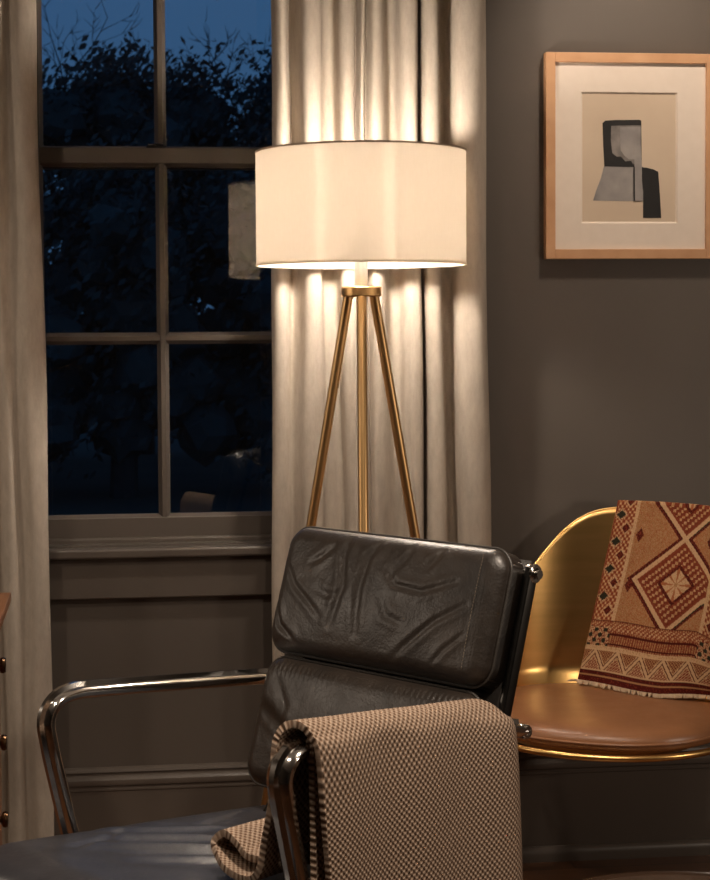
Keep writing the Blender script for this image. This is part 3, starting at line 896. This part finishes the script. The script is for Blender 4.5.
# ------------------------------------------------------------------ outside: lawn and trees at dusk
structure(MB().box(-40, 40, T+.03, 90, -.75, -.6).build('ground', M['grass'], smooth=False))
def blob_tree(x, y, h, r, kind, label, seed):
    rr = random.Random(seed)
    t = thing('tree', label, 'tree', (x, y, -.6), 'trees beyond the window')
    b = MB(); b.tube([(x,y,-.6),(x+.05,y,h*.4),(x,y+.05,h*.8)], [.16,.11,.04], 8); b.build('trunk', M['bark'], t)
    b = MB(); N = 24000 if (-3 < x < 3.5 and h > 4) else 7000
    cl = [(x+rr.gauss(0,r*.42), y+rr.gauss(0,r*.4), -.2+(h+.0)*(rr.random()**.55)) for _ in range(60)]
    for k in range(N):
        c = rr.choice(cl); s = .40*r
        taper = 1 if kind == 0 else max(.25, 1.15-(c[2]/h))
        p = Vector((x+(c[0]-x)*taper, c[1], c[2])) + Vector((rr.gauss(0,s*.62), rr.gauss(0,s*.62), rr.gauss(0,s*.55)))
        if p.z > h+.35 or p.z < -.5: continue
        a = Vector((rr.gauss(0,1),rr.gauss(0,1),rr.gauss(0,1))).normalized(); u = a.orthogonal().normalized(); l = rr.uniform(.045,.095)
        w_ = a.cross(u)
        b.add([p-u*l, p-w_*l*.45, p+u*l, p+w_*l*.45], [(0,1,2,3)])
    ico = bmesh.new(); bmesh.ops.create_icosphere(ico, subdivisions=2, radius=1); iv = [v.co.copy() for v in ico.verts]; fi = [[v.index for v in f.verts] for f in ico.faces]; ico.free()
    for c in cl + [(x+(k%3-1)*r*.75, y, .1+(k//3)*(h-.3)/5) for k in range(15)]:
        taper = 1 if kind == 0 else max(.25, 1.15-(c[2]/h)); k_ = r*.30*min(1, taper+.3)
        o = Vector((x+(c[0]-x)*taper, c[1], min(c[2], h-k_-.42)))
        b.add([o+v*k_*rr.uniform(.75,1.15) for v in iv], fi)
    b.build('foliage', M['leaf'], t, smooth=False, recalc=False)
def bare_tree(x, y, h, seed, label, lean=0):
    rr = random.Random(seed)
    t = thing('bare_tree', label, 'tree', (x, y, -.6))
    b = MB()
    def branch(p, d, l, r, lev):
        pts = [p]; q_ = p.copy(); dd = d.copy()
        for k in range(5):
            dd = (dd+Vector((rr.gauss(0,.12),rr.gauss(0,.12),rr.gauss(.03,.06)))).normalized(); q_ = q_+dd*l/5; pts.append(q_.copy())
        b.tube(pts, [r*(1-.13*k) for k in range(6)], 6 if lev < 2 else 4)
        if lev >= 4: return
        n = (9,6,5,3)[lev]
        for k in range(n):
            i = rr.randint(2,5); a = rr.uniform(0,2*PI); sp = rr.uniform(.5,.95)
            o = dd.orthogonal().normalized(); o2 = dd.cross(o)
            nd = (dd*math.cos(sp)+(o*math.cos(a)+o2*math.sin(a))*math.sin(sp)+Vector((0,0,.15))).normalized()
            branch(pts[i], nd, l*rr.uniform(.40,.58), max(.008, r*.42), lev+1)
    branch(Vector((x,y,-.6)), Vector((lean,0,1)).normalized(), h, .10, 0)
    b.build('trunk', M['bark'], t, autos=60)
xs = [(-4.6,21,5.3,1.45),(-2.0,21,5.1,1.45),(.45,21.5,5.15,1.4),(2.75,21,5.2,1.4),(5.4,21,4.8,1.5),
      (-4.3,15,3.1,1.2),(-2.0,15.5,3.2,1.15),(.1,15,3.15,1.1),(2.1,15.5,3.1,1.1),(4.2,15,3.3,1.2)]
for i, (x, y, h, r) in enumerate(xs):
    blob_tree(x, y, h, r, i % 2, 'dark leafy tree in the night garden seen through the window', 20+i)
bare_tree(-1.75, 25.5, 4.9, 41, 'bare tree with thin branches against the sky, left window pane', .02)
bare_tree(3.35, 25.5, 4.3, 46, 'bare tree with thin branches against the sky, right window pane', -.03)

# ------------------------------------------------------------------ world and lights
wd = bpy.data.worlds.new('dusk'); scn.world = wd; wd.use_nodes = True
nt = wd.node_tree; bg = nt.nodes['Background']
tc = nt.nodes.new('ShaderNodeTexCoord'); sp = nt.nodes.new('ShaderNodeSeparateXYZ'); nt.links.new(tc.outputs['Generated'], sp.inputs[0])
nt.links.new(ramp(nt, sp.outputs[2], [(0,(.030,.078,.165)), (.25,(.028,.080,.180)), (1,(.012,.04,.11))]), bg.inputs['Color'])
bg.inputs['Strength'].default_value = 1.05

def spot(name, loc, target, power, color, size=60, blend=.6, rad=.05):
    l = bpy.data.lights.new(name, 'SPOT'); l.energy = power; l.color = color; l.spot_size = math.radians(size); l.spot_blend = blend; l.shadow_soft_size = rad
    o = bpy.data.objects.new(name, l); col.objects.link(o); o.location = loc
    o.rotation_euler = (Vector(target)-Vector(loc)).to_track_quat('-Z','Y').to_euler(); return o
WARM = (1,.83,.67)
spot('unseen_ceiling_spot', (1.30,-.70,2.66), (1.30,-.0,1.85), 42, WARM, 62, 1.0, .07)
spot('unseen_ceiling_spot', (.35,-1.95,2.66), (.36,-1.35,.6), 130, WARM, 52, .8, .06)  # unseen lamp, added to brighten chair and throw while sparing the wall
spot('unseen_ceiling_spot', (.75,-2.95,2.66), (.45,-1.2,.6), 50, WARM, 70, .9, .08)
spot('unseen_ceiling_spot', (-.9,-1.9,2.66), (-.2,-.5,.7), 42, WARM, 80, .9, .08)
l = bpy.data.lights.new('table_lamp', 'POINT'); l.energy = 19; l.color = WARM; l.shadow_soft_size = .10
o = bpy.data.objects.new('table_lamp', l); col.objects.link(o); o.location = (2.4,-1.7,1.05)
l = bpy.data.lights.new('table_lamp', 'POINT'); l.energy = 14; l.color = WARM; l.shadow_soft_size = .13
o = bpy.data.objects.new('table_lamp', l); col.objects.link(o); o.location = (-1.75,-.85,1.38)

# ------------------------------------------------------------------ camera
f, px0, py0 = 1690., 313., 396.
yaw, pit, roll = math.atan(.118), math.atan(.042), .0065
c = Vector((math.sin(yaw)*math.cos(pit), math.cos(yaw)*math.cos(pit), -math.sin(pit)))
r = Vector((math.cos(yaw), -math.sin(yaw), 0)); u = r.cross(c)
r2 = r*math.cos(roll)-u*math.sin(roll); u2 = u*math.cos(roll)+r*math.sin(roll)
cam = bpy.data.cameras.new('camera'); co = bpy.data.objects.new('camera', cam); col.objects.link(co)
mw = Matrix((r2, u2, -c)).transposed().to_4x4(); mw.translation = (0, -4.03, 1.32); co.matrix_world = mw
cam.sensor_fit = 'AUTO'; cam.sensor_width = 36; cam.lens = f/880*36
cam.shift_x = (355-px0)/880; cam.shift_y = (py0-440)/880; cam.clip_end = 300
cam.dof.use_dof = True; cam.dof.focus_distance = 3.3; cam.dof.aperture_fstop = 14
scn.camera = co
vs_ = scn.view_settings
scn.display_settings.display_device = 'sRGB'
vs_.view_transform = 'Standard'; vs_.look = 'None'; vs_.exposure = .18; vs_.gamma = 1; vs_.use_curve_mapping = False
